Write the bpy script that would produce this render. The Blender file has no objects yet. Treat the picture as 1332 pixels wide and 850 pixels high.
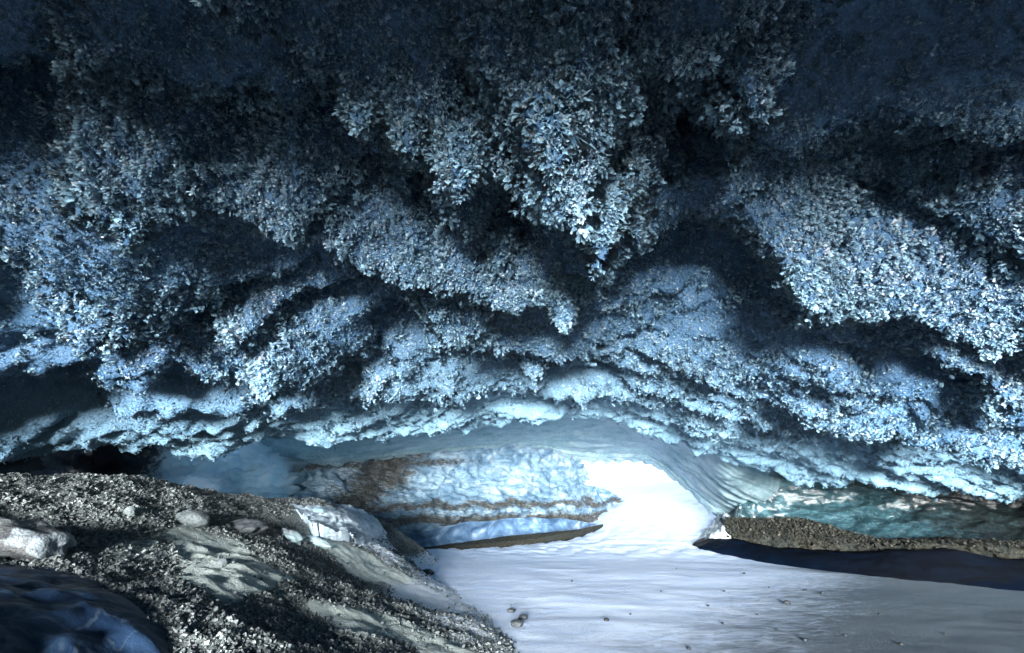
import bpy, math, random
import numpy as np
from mathutils import Vector, Matrix
R = math.radians
rng = np.random.default_rng(11)
random.seed(11)
sc = bpy.context.scene
col = sc.collection

# ------------------------------------------------------------------ camera
W, H, F = 1332.0, 850.0, 592.0
CH = 1.2                                   # eye height above the snow floor
PITCH = math.atan(225.0 / F)
cam_d = bpy.data.cameras.new('camera')
cam = bpy.data.objects.new('camera', cam_d); col.objects.link(cam)
cam_d.sensor_width = 36.0; cam_d.lens = F / W * 36.0
cam_d.clip_start = 0.05; cam_d.clip_end = 3000
cam.location = (0, 0, CH); cam.rotation_euler = (math.pi / 2 + PITCH, 0, 0)
sc.camera = cam

# ------------------------------------------------------------------ sky, sun, exposure
SUN_EL, SUN_AZ = 1.3, 187.0
CLOUD = 5.6                                # brightness of the cloud bank beyond the exit                # the low sun stands behind the photographer
w = bpy.data.worlds.new("World"); sc.world = w; w.use_nodes = True
nt = w.node_tree; bg = nt.nodes['Background']
sky = nt.nodes.new('ShaderNodeTexSky'); sky.sky_type = 'NISHITA'; sky.sun_disc = False
sky.sun_elevation = R(SUN_EL); sky.sun_rotation = R(SUN_AZ); sky.altitude = 800; sky.dust_density = 0.0; sky.air_density = 1.0; sky.ozone_density = 4.0
tc = nt.nodes.new('ShaderNodeTexCoord'); sep = nt.nodes.new('ShaderNodeSeparateXYZ'); nt.links.new(tc.outputs['Generated'], sep.inputs[0])
cn = nt.nodes.new('ShaderNodeTexNoise'); cn.inputs['Scale'].default_value = 2.2; cn.inputs['Detail'].default_value = 6; nt.links.new(tc.outputs['Generated'], cn.inputs['Vector'])
ca = nt.nodes.new('ShaderNodeMath'); ca.operation = 'MULTIPLY_ADD'; nt.links.new(cn.outputs[0], ca.inputs[0]); ca.inputs[1].default_value = .5; nt.links.new(sep.outputs['Y'], ca.inputs[2])
cr = nt.nodes.new('ShaderNodeMapRange'); cr.interpolation_type = 'SMOOTHSTEP'; cr.inputs['From Min'].default_value = .35; cr.inputs['From Max'].default_value = .85; nt.links.new(ca.outputs[0], cr.inputs[0])
cm = nt.nodes.new('ShaderNodeMix'); cm.data_type = 'RGBA'; nt.links.new(cr.outputs[0], cm.inputs[0]); tn = nt.nodes.new('ShaderNodeMix'); tn.data_type = 'RGBA'; tn.blend_type = 'MULTIPLY'; tn.inputs[0].default_value = 1.0; nt.links.new(sky.outputs[0], tn.inputs[6]); tn.inputs[7].default_value = (.55, .97, 1.38, 1)
nt.links.new(tn.outputs[2], cm.inputs[6]); cm.inputs[7].default_value = (CLOUD * .9, CLOUD * .96, CLOUD, 1)
nt.links.new(cm.outputs[2], bg.inputs[0]); bg.inputs[1].default_value = 0.105
sd = bpy.data.lights.new('sun', 'SUN'); so = bpy.data.objects.new('sun', sd); col.objects.link(so)
sd.energy = 5.0; sd.angle = R(20); sd.color = (1.0, 0.985, 0.96)
az = R(SUN_AZ); dirv = Vector((math.sin(az) * math.cos(R(SUN_EL)), math.cos(az) * math.cos(R(SUN_EL)), math.sin(R(SUN_EL))))
so.rotation_euler = dirv.to_track_quat('Z', 'Y').to_euler(); so.location = (0, -20, 6)
vs = sc.view_settings
vs.view_transform = 'Standard'; vs.look = 'None'; vs.gamma = 1.0; vs.use_curve_mapping = False
vs.exposure = 3.0
sc.cycles.max_bounces = 5; sc.cycles.diffuse_bounces = 2; sc.cycles.glossy_bounces = 2
sc.cycles.transmission_bounces = 4; sc.cycles.use_denoising = True; sc.cycles.adaptive_threshold = .03

# ------------------------------------------------------------------ pixel -> world
CP, SP = math.cos(PITCH), math.sin(PITCH)
def ray(px, py):
    a = (px - W / 2) / F; b = (H / 2 - py) / F
    return np.array([a, CP - b * SP, SP + b * CP])
def at(px, py, Y):
    d = ray(px, py); t = Y / d[1]
    return np.array([d[0] * t, Y, CH + d[2] * t])

# ------------------------------------------------------------------ noise
_P = rng.permutation(256).astype(np.int64); _P = np.concatenate([_P, _P, _P])
_G = rng.normal(size=(256, 3)); _G /= np.linalg.norm(_G, axis=1)[:, None]
def perlin(x, y, z):
    xi = np.floor(x).astype(np.int64); yi = np.floor(y).astype(np.int64); zi = np.floor(z).astype(np.int64)
    xf, yf, zf = x - xi, y - yi, z - zi
    u, v, t = (q * q * q * (q * (q * 6 - 15) + 10) for q in (xf, yf, zf))
    out = 0
    for dx in (0, 1):
        for dy in (0, 1):
            for dz in (0, 1):
                h = _P[_P[_P[(xi + dx) & 255] + ((yi + dy) & 255)] + ((zi + dz) & 255)]
                g = _G[h]
                d = g[..., 0] * (xf - dx) + g[..., 1] * (yf - dy) + g[..., 2] * (zf - dz)
                out = out + d * (u if dx else 1 - u) * (v if dy else 1 - v) * (t if dz else 1 - t)
    return out * 1.5
def fbm(x, y, z, o=4, g=0.5):
    s, a = 0, 1.0
    for i in range(o):
        s = s + a * perlin(x * 2 ** i + 7.3 * i, y * 2 ** i + 3.1 * i, z * 2 ** i); a *= g
    return s
def ridged(x, y, z, o=4):
    s, a = 0, 1.0
    for i in range(o):
        s = s + a * (1 - np.abs(perlin(x * 2 ** i + 5.1 * i, y * 2 ** i, z * 2 ** i + 1.7 * i)) * 2); a *= 0.5
    return s
def sstep(a, b, x):
    t = np.clip((x - a) / (b - a), 0, 1); return t * t * (3 - 2 * t)

def project(P):
    q = P - np.array([0, 0, CH]); zc = q[..., 1] * CP + q[..., 2] * SP; yc = -q[..., 1] * SP + q[..., 2] * CP
    zc = np.maximum(zc, .05)
    return W / 2 + F * q[..., 0] / zc, H / 2 - F * yc / zc
def in_poly(px, py, poly, soft=9.0):
    """signed softness: 1 well inside, 0 outside"""
    poly = np.array(poly, float); ins = np.zeros(px.shape, bool); dm = np.full(px.shape, 1e9)
    for a, b in zip(poly, np.roll(poly, -1, 0)):
        c = ((a[1] > py) != (b[1] > py)) & (px < (b[0] - a[0]) * (py - a[1]) / (b[1] - a[1] + 1e-9) + a[0]); ins ^= c
        ab = b - a; t = np.clip(((px - a[0]) * ab[0] + (py - a[1]) * ab[1]) / ((ab ** 2).sum() + 1e-9), 0, 1)
        dm = np.minimum(dm, np.hypot(px - a[0] - t * ab[0], py - a[1] - t * ab[1]))
    sg = np.where(ins, dm, -dm)
    return sstep(-soft, soft, sg)
def tps(pts, lam=1e-3):
    """thin plate spline z(x, y) through control points"""
    P = np.asarray(pts, float); n = len(P)
    def U(r2): return 0.5 * r2 * np.log(r2 + 1e-9)
    d2 = ((P[:, None, :2] - P[None, :, :2]) ** 2).sum(-1)
    A = np.zeros((n + 3, n + 3)); A[:n, :n] = U(d2) + lam * np.eye(n)
    Q = np.c_[np.ones(n), P[:, :2]]; A[:n, n:] = Q; A[n:, :n] = Q.T
    wt = np.linalg.solve(A, np.r_[P[:, 2], 0, 0, 0])
    def f(x, y):
        x = np.asarray(x, float); y = np.asarray(y, float)
        s = wt[n] + wt[n + 1] * x + wt[n + 2] * y
        for i in range(n):
            s = s + wt[i] * U((x - P[i, 0]) ** 2 + (y - P[i, 1]) ** 2)
        return s
    return f

# ------------------------------------------------------------------ scene helpers
def tag(o, label=None, cat=None, group=None, kind=None):
    if label: o['label'] = label
    if cat: o['category'] = cat
    if group: o['group'] = group
    if kind: o['kind'] = kind
    return o
def empty(name, loc):
    o = bpy.data.objects.new(name, None); col.objects.link(o); o.location = loc; o.empty_display_size = .1
    return o
def mesh_obj(name, V, Fc, mat, parent=None, smooth=True, attr=None):
    """V (n,3); Fc (m,k) faces of one size; the mesh is kept in the parent's space"""
    V = np.asarray(V, np.float32); Fc = np.asarray(Fc, np.int32)
    if parent is not None: V = V - np.array(parent.location, np.float32)
    me = bpy.data.meshes.new(name)
    m, k = Fc.shape
    me.vertices.add(len(V)); me.vertices.foreach_set('co', V.ravel())
    me.loops.add(m * k); me.loops.foreach_set('vertex_index', Fc.ravel())
    me.polygons.add(m); me.polygons.foreach_set('loop_start', np.arange(0, m * k, k, dtype=np.int32))
    me.polygons.foreach_set('loop_total', np.full(m, k, np.int32))
    me.polygons.foreach_set('use_smooth', np.full(m, smooth, bool))
    me.update(calc_edges=True)
    if attr is not None:
        for nm, a in attr.items():
            if np.ndim(a) == 2:
                me.attributes.new(nm, 'FLOAT_VECTOR', 'POINT').data.foreach_set('vector', np.asarray(a, np.float32).ravel()); continue
            at_ = me.attributes.new(nm, 'FLOAT', 'POINT'); at_.data.foreach_set('value', np.asarray(a, np.float32))
    me.materials.append(mat)
    o = bpy.data.objects.new(name, me); col.objects.link(o)
    if parent is not None: o.parent = parent
    return o
def grid_faces(nr, nc, flip=False):
    i = np.arange(nr - 1)[:, None] * nc + np.arange(nc - 1)[None]
    q = np.stack([i, i + 1, i + nc + 1, i + nc], -1).reshape(-1, 4)
    return q[:, ::-1] if flip else q
def shell(name, G, mat, back, parent=None, attr=None, flip=False):
    """G (nr,nc,3) a surface grid; closed into a solid by a second skin at G+back"""
    nr, nc = G.shape[:2]; n = nr * nc
    B = G + back
    V = np.concatenate([G.reshape(-1, 3), B.reshape(-1, 3)])
    q = grid_faces(nr, nc, flip); qb = grid_faces(nr, nc, not flip) + n
    idx = np.arange(n).reshape(nr, nc)
    loop = np.concatenate([idx[0, :], idx[1:, -1], idx[-1, :-1][::-1], idx[1:-1, 0][::-1]])
    l2 = np.roll(loop, -1)
    side = np.stack([loop, loop + n, l2 + n, l2], -1)
    if flip: side = side[:, ::-1]
    a = None
    if attr is not None: a = {k: np.concatenate([v.ravel(), v.ravel()]) for k, v in attr.items()}
    return mesh_obj(name, V, np.concatenate([q, qb, side]), mat, parent, True, a)
def catmull(P, n):
    """P (k, ...) control rows -> n samples"""
    k = len(P); t = np.linspace(0, k - 1, n); i = np.clip(t.astype(int), 0, k - 2); f = (t - i)
    f = f.reshape((-1,) + (1,) * (P.ndim - 1))
    p0 = P[np.clip(i - 1, 0, k - 1)]; p1 = P[i]; p2 = P[i + 1]; p3 = P[np.clip(i + 2, 0, k - 1)]
    return 0.5 * (2 * p1 + (p2 - p0) * f + (2 * p0 - 5 * p1 + 4 * p2 - p3) * f ** 2 + (3 * p1 - p0 - 3 * p2 + p3) * f ** 3)
def loft(rows, nr, nc):
    """rows of (px, py, Y) -> grid of world points"""
    C = np.array([[at(*p) for p in r] for r in rows])
    G = catmull(C, nr)
    return np.swapaxes(catmull(np.swapaxes(G, 0, 1), nc), 0, 1)
def normals(G):
    du = np.gradient(G, axis=1); dv = np.gradient(G, axis=0)
    n = np.cross(du, dv); n /= np.linalg.norm(n, axis=-1, keepdims=True) + 1e-9
    s = np.sign((n * (np.array([0, 0, CH]) - G)).sum(-1, keepdims=True)); s[s == 0] = 1
    return n * s                            # towards the room

# ------------------------------------------------------------------ materials
class NT:
    def __init__(s, name):
        s.m = bpy.data.materials.new(name); s.m.use_nodes = True; s.t = s.m.node_tree
        s.b = s.t.nodes['Principled BSDF']; s.o = s.t.nodes['Material Output']
    def n(s, ty, **k):
        x = s.t.nodes.new(ty)
        for a, b in k.items(): setattr(x, a, b)
        return x
    def l(s, a, b): s.t.links.new(a, b)
    def coord(s, scale=(1, 1, 1), rot=(0, 0, 0)):
        g = s.n('ShaderNodeNewGeometry'); mp = s.n('ShaderNodeMapping')
        mp.inputs['Scale'].default_value = scale; mp.inputs['Rotation'].default_value = rot
        s.l(g.outputs['Position'], mp.inputs[0]); return mp.outputs[0]
    def noise(s, scale, detail=4, vec=None, dist=0.0, rough=.55):
        x = s.n('ShaderNodeTexNoise'); x.inputs['Scale'].default_value = scale
        x.inputs['Detail'].default_value = detail; x.inputs['Distortion'].default_value = dist
        x.inputs['Roughness'].default_value = rough
        s.l(vec if vec is not None else s.coord(), x.inputs['Vector']); return x.outputs[0]
    def ramp(s, fac, stops, interp='LINEAR'):
        x = s.n('ShaderNodeValToRGB'); x.color_ramp.interpolation = interp
        e = x.color_ramp.elements
        while len(e) < len(stops): e.new(.5)
        for i, (p, c) in enumerate(stops):
            e[i].position = p; e[i].color = (*c, 1) if isinstance(c, tuple) else (c, c, c, 1)
        s.l(fac, x.inputs[0]); return x.outputs[0]
    def mix(s, fac, a, b, mode='MIX'):
        x = s.n('ShaderNodeMix', data_type='RGBA', blend_type=mode)
        if hasattr(fac, 'links'): s.l(fac, x.inputs[0])
        else: x.inputs[0].default_value = fac
        for v, i in ((a, 6), (b, 7)):
            if isinstance(v, tuple): x.inputs[i].default_value = (*v, 1)
            else: s.l(v, x.inputs[i])
        return x.outputs[2]
    def attr(s, name):
        x = s.n('ShaderNodeAttribute', attribute_name=name); return x.outputs['Fac']
    def bump(s, h, strength=.5, dist=.05, prev=None):
        x = s.n('ShaderNodeBump'); x.inputs['Strength'].default_value = strength; x.inputs['Distance'].default_value = dist
        s.l(h, x.inputs['Height'])
        if prev is not None: s.l(prev, x.inputs['Normal'])
        return x.outputs[0]
    def fin(s, color=None, rough=None, normal=None, spec=.5, ior=None, coat=0):
        if color is not None:
            if isinstance(color, tuple): s.b.inputs['Base Color'].default_value = (*color, 1)
            else: s.l(color, s.b.inputs['Base Color'])
        if rough is not None:
            if hasattr(rough, 'links'): s.l(rough, s.b.inputs['Roughness'])
            else: s.b.inputs['Roughness'].default_value = rough
        if normal is not None: s.l(normal, s.b.inputs['Normal'])
        s.b.inputs['Specular IOR Level'].default_value = spec
        s.b.inputs['Coat Weight'].default_value = coat
        return s.m

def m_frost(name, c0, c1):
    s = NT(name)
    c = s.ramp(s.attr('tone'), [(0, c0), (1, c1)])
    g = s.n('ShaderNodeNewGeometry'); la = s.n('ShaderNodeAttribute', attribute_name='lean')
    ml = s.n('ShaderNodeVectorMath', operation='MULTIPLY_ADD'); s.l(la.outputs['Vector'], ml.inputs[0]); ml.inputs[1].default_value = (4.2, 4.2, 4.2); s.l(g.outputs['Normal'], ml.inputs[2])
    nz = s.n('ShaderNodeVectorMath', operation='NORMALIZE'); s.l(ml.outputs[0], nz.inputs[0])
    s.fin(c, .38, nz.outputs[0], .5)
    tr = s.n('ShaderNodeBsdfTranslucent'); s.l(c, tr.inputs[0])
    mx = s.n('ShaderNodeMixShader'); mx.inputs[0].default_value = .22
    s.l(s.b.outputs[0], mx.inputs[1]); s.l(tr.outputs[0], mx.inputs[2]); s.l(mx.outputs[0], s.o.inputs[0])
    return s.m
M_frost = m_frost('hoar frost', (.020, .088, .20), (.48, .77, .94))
s = NT('roof ice')
n1 = s.noise(1.3, 5); n2 = s.noise(38, 4)
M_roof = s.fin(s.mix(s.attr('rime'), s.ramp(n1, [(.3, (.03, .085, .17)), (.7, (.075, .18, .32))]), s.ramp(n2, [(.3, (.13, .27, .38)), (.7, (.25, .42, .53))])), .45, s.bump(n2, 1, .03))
s = NT('snow')
v = s.coord((1, 2.6, 1)); n1 = s.noise(1.6, 6, v, .4); n2 = s.noise(34, 6, v, .2, .65); n3 = s.noise(220, 3)
sn_ = s.mix(s.ramp(n1, [(.4, 0.), (.7, 1.)]), (.66, .79, .98), (.54, .69, .95))
ad = s.n('ShaderNodeMath', operation='MULTIPLY_ADD'); s.l(s.noise(5, 7, v, .8, .7), ad.inputs[0]); ad.inputs[1].default_value = 1.1; 
ad2 = s.n('ShaderNodeMath', operation='ADD'); s.l(s.attr('silt'), ad2.inputs[0]); ad2.inputs[1].default_value = -.55; s.l(ad2.outputs[0], ad.inputs[2])
sn_ = s.mix(s.ramp(ad.outputs[0], [(.25, 0.), (.75, .92)]), sn_, (.07, .10, .12))
M_snow = s.fin(sn_, .6,
               s.bump(n3, .5, .006, s.bump(n2, .8, .035)), .3)
M_snow_node = s
s = NT('glacier blocker')
M_blocker = s.fin(s.ramp(s.noise(.6, 5), [(.35, (.10, .2, .3)), (.7, (.3, .42, .52))]), .6, s.bump(s.noise(3, 5), .6, .1))

# ------------------------------------------------------------------ the frosted roof: base shape
def cz(px, py, zr):                         # control point at a given height over the eye
    d = ray(px, py); t = zr / d[2]
    return (d[0] * t, d[1] * t, CH + zr)
base_pts = [cz(666, 0, 2.5), cz(666, 100, 2.42), cz(666, 200, 2.3), cz(666, 300, 2.1), cz(666, 400, 1.85), cz(666, 500, 1.45), cz(666, 550, 1.15),
            cz(0, 0, 2.3), cz(0, 200, 1.85), cz(0, 300, 1.55), cz(0, 400, 1.25), cz(0, 500, .88), cz(0, 570, .55), cz(0, 610, .33),
            cz(330, 0, 2.5), cz(330, 200, 2.15), cz(330, 300, 2.0), cz(330, 400, 1.6), cz(330, 500, 1.15), cz(330, 570, .8),
            cz(1000, 0, 2.5), cz(1000, 200, 2.25), cz(1000, 300, 2.0), cz(1000, 400, 1.7), cz(1000, 500, 1.3), cz(1000, 580, .85),
            cz(1332, 0, 2.4), cz(1332, 200, 2.0), cz(1332, 300, 1.65), cz(1332, 400, 1.35), cz(1332, 500, 1.0), cz(1332, 590, .55),
            (8.5, 8.0, CH + .0), (0, -1.2, CH + 2.3), (0, -4.2, CH + 1.12), (-7, -4.2, CH + .65), (7, -4.2, CH + .75), (-7.5, 5, CH + .0), (-6, 0, CH + 1.0), (8, 1, CH + 1.1),  # rear points: unseen roof lip set low to darken the near roof
            (11, 7, CH - .1), (-5, 7.5, CH + .4), (0, 11, CH + .85), (5, 10.5, CH + .5), (10, 11, CH - .1), (-2, 10, CH + .7)]
base = tps(base_pts, 5e-3)
def hit(px, py, drop=0.0):
    """where the ray of a pixel meets the base roof lowered by drop"""
    d = ray(px, py); ts = np.linspace(.8, 16, 1500)
    P = d[None] * ts[:, None]
    f = (CH + P[:, 2]) - (base(P[:, 0], P[:, 1]) - drop)
    k = np.where(f > 0)[0]
    k = k[0] if len(k) else len(ts) - 1
    return P[k, 0], P[k, 1]

# far rim of the frost, in the picture's order
EDGE = [(-330, 640), (-150, 628), (0, 613), (80, 602), (160, 602), (260, 597), (340, 582), (430, 577), (520, 574), (600, 565), (660, 556), (740, 550),
        (800, 552), (860, 570), (905, 592), (960, 611), (1060, 629), (1150, 641), (1250, 649), (1332, 657)]
ew = np.array([hit(a, b, .12) for a, b in EDGE] + [(12.0, 8.6), (14.0, 8.0)])
o_ = np.argsort(ew[:, 0]); ew = ew[o_]
def y_edge(x): return np.interp(x, ew[:, 0], ew[:, 1])

# lips traced from the photograph: (points, drop, near width, far width)
LIPS = [
 ([(250, -30), (330, 35), (400, 75), (425, 115), (470, 165), (530, 200)], .36, .34, .14),
 ([(165, 60), (200, 100), (235, 130), (275, 130)], .26, .25, .10),
 ([(105, 125), (90, 190), (75, 255), (105, 290), (160, 325), (250, 305), (330, 325), (400, 312), (480, 285), (560, 300)], .40, .46, .14),
 ([(180, 195), (250, 205), (310, 215), (345, 240), (400, 232)], .22, .18, .08),
 ([(0, 175), (40, 185), (90, 190)], .20, .18, .08),
 ([(0, 240), (60, 262)], .2, .2, .08),
 ([(575, 225), (600, 235), (640, 228)], .48, .24, .10),
 ([(690, 222), (735, 215), (760, 262), (785, 325), (830, 310), (848, 262)], .56, .30, .10),
 ([(845, 225), (885, 205), (925, 215), (955, 215), (975, 170)], .50, .26, .10),
 ([(620, 40), (640, 110), (660, 160)], .35, .3, .3),
 ([(740, 20), (770, 90), (760, 170)], .42, .35, .35),
 ([(840, 150), (900, 100), (960, 52), (1050, 0)], .38, .26, .22),
 ([(520, 270), (590, 300), (650, 335), (700, 330)], .42, .38, .14),
 ([(540, 380), (600, 385), (655, 400), (700, 395), (740, 425), (775, 380)], .46, .42, .12),
 ([(400, 320), (480, 350), (530, 380), (575, 430), (615, 452)], .36, .42, .14),
 ([(615, 452), (680, 460), (740, 462)], .30, .5, .16),
 ([(60, 400), (110, 395), (190, 448), (300, 455), (330, 480), (348, 515)], .36, .5, .16),
 ([(300, 435), (345, 415), (390, 418)], .18, .2, .10),
 ([(210, 375), (270, 350), (350, 355)], .2, .3, .1),
 ([(0, 462), (80, 468), (110, 498), (150, 505), (300, 502), (370, 495)], .30, .4, .16),
 ([(175, 535), (165, 560), (150, 590)], .22, .16, .22),
 ([(170, 588), (240, 562), (320, 553)], .18, .3, .14),
 ([(345, 575), (400, 548), (440, 530)], .22, .3, .16),
 ([(370, 480), (430, 500), (490, 530), (540, 540), (585, 535)], .28, .5, .18),
 ([(585, 525), (592, 492), (640, 484), (690, 490)], .28, .4, .18),
 ([(690, 505), (740, 480), (800, 482), (870, 498)], .24, .5, .2),
 ([(930, 385), (985, 380), (1030, 385), (1055, 402)], .34, .36, .12),
 ([(1060, 400), (1090, 366), (1150, 346), (1230, 352), (1332, 372), (1420, 390)], .42, .5, .12),
 ([(1060, 450), (1085, 437), (1115, 412), (1180, 406), (1240, 428), (1332, 440)], .34, .34, .14),
 ([(1120, 462), (1200, 480), (1260, 500), (1332, 505)], .26, .36, .16),
 ([(1080, 518), (1150, 518), (1240, 530), (1300, 548), (1360, 540)], .32, .5, .16),
 ([(880, 478), (980, 500), (1050, 528), (1100, 535)], .22, .4, .2),
 ([(830, 512), (900, 536), (970, 556), (1060, 588), (1130, 600)], .24, .5, .25),
 ([(700, 520), (800, 522), (880, 548), (940, 585), (990, 598)], .2, .5, .3),
 ([(1100, 560), (1180, 575), (1260, 590), (1332, 600)], .28, .5, .25),
 ([(1040, 228), (1130, 250), (1190, 246), (1250, 222), (1340, 205)], .30, .3, .1),
 ([(960, 300), (1040, 300), (1100, 300), (1180, 285), (1250, 268), (1340, 252)], .32, .42, .12),
 ([(1000, 90), (1100, 60), (1200, 50), (1332, 70)], .12, .3, .2),
]
# deep hollows between the lips: (px, py, half width, half height, rise)
HOLLOWS = [(480, 120, 75, 75, .45), (330, 110, 60, 60, .35), (1110, 180, 130, 60, .45), (1250, 150, 90, 50, .3), (830, 50, 75, 45, .45), (60, 110, 70, 60, .5), (20, 320, 45, 60, .3),
           (420, 345, 60, 16, .35), (250, 350, 120, 18, .30), (900, 280, 70, 40, .5), (960, 330, 60, 30, .3), (1200, 390, 110, 22, .45), (1210, 436, 100, 16, .4), (70, 530, 90, 40, .35),
           (230, 480, 100, 20, .35), (610, 425, 60, 16, .35), (668, 190, 30, 30, .55), (800, 130, 34, 34, .4), (560, 165, 18, 50, .4), (880, 140, 26, 26, .35), (700, 100, 30, 30, .3), (520, 400, 40, 30, .3), (460, 440, 45, 28, .3), (345, 428, 35, 10, .25), (740, 445, 50, 12, .3),
           (1180, 560, 110, 12, .25), (1000, 555, 60, 10, .2), (900, 505, 60, 8, .2), (540, 500, 40, 12, .2), (640, 30, 50, 40, .3), (180, 60, 90, 50, .3)]
hol_w = []
for a, b, rx, ry, A in HOLLOWS:
    c = hit(a, b, -A * .4); u = hit(a, b - ry, -A * .4); l_ = hit(a, b + ry, -A * .4)
    hol_w.append((c[0], c[1], rx / F * (c[1] * CP + 1.8 * SP), max(.10, abs(l_[1] - u[1]) / 2), A))
lips_w = []
for pts, A, wn, wf in LIPS:
    P = np.array([hit(a, b, A * 1.35 + .12) for a, b in pts])
    lips_w.append((P, A, wn, wf))

def roof_z(x, y):
    d0 = np.hypot(x, y)
    wx = x + .07 * fbm(x * 1.5, y * 1.5, x * 0 + 2., 3) + .025 * fbm(x * 9, y * 9, x * 0, 2)
    wy = y + .08 * fbm(x * 1.5, y * 1.5, x * 0 + 9., 3) + .035 * fbm(x * 9, y * 9, x * 0 + 4, 2)
    drop = np.zeros_like(x)
    for P, A, wn, wf in lips_w:
        best = np.full(x.shape, 1e9); side = np.zeros_like(x)
        for a, b in zip(P[:-1], P[1:]):
            ab = b - a; L = (ab ** 2).sum() + 1e-9
            t = np.clip(((wx - a[0]) * ab[0] + (wy - a[1]) * ab[1]) / L, 0, 1)
            qx, qy = a[0] + t * ab[0], a[1] + t * ab[1]
            d = np.hypot(wx - qx, wy - qy)
            m = d < best
            best = np.where(m, d, best); side = np.where(m, np.hypot(wx, wy) - np.hypot(qx, qy), side)
        ww = np.where(side < 0, wn * 1.5, wf)
        c = A * np.exp(-(best / ww) ** 1.15)
        drop = np.maximum(drop, c) + .25 * np.minimum(drop, c)
    terr = np.zeros_like(x)
    rise = np.zeros_like(x)
    for hx, hy, rx, ry, A in hol_w:
        q = ((wx - hx) / rx) ** 2 + ((wy - hy) / ry) ** 2
        rise = np.maximum(rise, A * np.exp(-q ** 1.3 * .7))
    # many lesser scallops, long across the cave
    sc_ = ridged(wx * .55 + 3, wy * .95, x * 0 + 5., 4) - 1.1
    far = sstep(3.5, 8, d0)
    z = base(x, y) + .12 - drop * 1.45 + rise * 1.6 - (.08 + .05 * far) * np.clip(sc_, -1, 1)
    rr_ = np.hypot((x - 1.5) * .62, y - 13.5)
    wq = .55 * fbm(x * .55, y * .55, x * 0 + 33, 4)
    am = sstep(2.5, 5.5, d0)
    for per, amp_, o__ in ((.95, .16, 0.), (.43, .08, 5.), (.21, .035, 11.)):
        f = np.mod(-rr_ / per + wq / per * .9 + o__, 1.0)
        prof = np.where(f < .86, (f / .86) ** 1.6, (1 - f) / .14)
        mk = .35 + .65 * sstep(-.35, .35, fbm(x * .8 + o__, y * 1.1, x * 0 + 44 + o__, 3))
        z = z - amp_ * ((.6 + .4 * am) if per > .5 else (.12 + .88 * am)) * prof * mk; terr = np.maximum(terr, prof * mk * (1. if per > .5 else .75))
    z = z - (.025 + .035 * am) * ridged(wx * 2.6, wy * 3.4, x * 0 + 1., 4) - .02 * fbm(x * 9, y * 9, x * 0, 2)
    e = y - y_edge(x) + .12 * fbm(x * 2.3, y * 0, x * 0 + 3, 3)
    z = z + 1.3 * sstep(0.02, .8, e) ** 1.0
    return z, drop, e, terr
xs = np.linspace(-10.5, 13.5, 760)
ys = np.concatenate([np.linspace(-4.2, 0.8, 50), np.arange(.84, 8, .025), np.arange(8, 14.6, .035)])
X, Y = np.meshgrid(xs, ys)
Z, DR, ED, TERR = roof_z(X, Y)
Y = np.minimum(Y, y_edge(X) + 1.1)
G = np.stack([X, Y, Z], -1)
def roof_at(x, y):
    j = int(np.clip(np.searchsorted(xs, x), 1, len(xs) - 1)); i = int(np.clip(np.searchsorted(ys, y), 1, len(ys) - 1))
    fx = (x - xs[j - 1]) / (xs[j] - xs[j - 1]); fy = (y - ys[i - 1]) / (ys[i] - ys[i - 1])
    a = Z[i - 1, j - 1] * (1 - fx) + Z[i - 1, j] * fx; b = Z[i, j - 1] * (1 - fx) + Z[i, j] * fx
    return a * (1 - fy) + b * fy
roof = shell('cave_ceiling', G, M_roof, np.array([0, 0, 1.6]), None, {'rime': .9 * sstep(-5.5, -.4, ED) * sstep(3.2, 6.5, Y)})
tag(roof, 'dark blue frost-covered ice ceiling of the cave with scalloped ridges and hollows', 'cave ceiling', kind='structure')

# ------------------------------------------------------------------ frost crystals
def rot_to(axis, spin):
    """batch rotation matrices whose third column is axis"""
    a = axis / (np.linalg.norm(axis, axis=-1, keepdims=True) + 1e-9)
    ref = np.where(np.abs(a[:, 2:3]) < .9, np.array([[0, 0, 1.]]), np.array([[1., 0, 0]]))
    u = np.cross(ref, a); u /= np.linalg.norm(u, axis=-1, keepdims=True); v = np.cross(a, u)
    c, s_ = np.cos(spin)[:, None], np.sin(spin)[:, None]
    return np.stack([u * c + v * s_, -u * s_ + v * c, a], -1)
def cluster(seed, blades=9, width=.15, cone=42):
    """a sprig of frost: kite-shaped blades, some with a side barb, spreading from one root"""
    r = random.Random(seed); Vs, Fs, k = [], [], 0
    fan = r.uniform(0, 6.28)
    for i in range(blades):
        L = r.uniform(.62, 1.08); w_ = width * r.uniform(.75, 1.3); b = r.uniform(.5, .68)
        P = [(0, 0, 0), (w_, .02, b * L), (0, -.03, L), (-w_, .02, b * L * r.uniform(.8, 1.1))]
        F_ = [(0, 1, 2), (0, 2, 3)]
        if i % 3 == 0:
            sg = r.choice((-1, 1)); P += [(sg * w_ * 2.4, 0, .86 * L)]; F_ += [(0, 4, 2)] if sg > 0 else [(0, 2, 4)]
        P = np.array(P)
        tilt = R(abs(r.gauss(0, cone * .62))); a = fan + r.choice((0, math.pi)) + r.gauss(0, .75)
        ax = np.array([[math.sin(tilt) * math.cos(a), math.sin(tilt) * math.sin(a), math.cos(tilt)]])
        M = rot_to(ax, np.array([r.uniform(0, 6.28)]))[0]
        Vs.append(P @ M.T); Fs.append(np.array(F_) + k); k += len(P)
    return np.concatenate(Vs), np.concatenate(Fs)
PROTO = [cluster(s_, 11, .10, 44) for s_ in range(10)]
PROTO_FAR = [cluster(40 + s_, 6, .17, 46) for s_ in range(6)]
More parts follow.
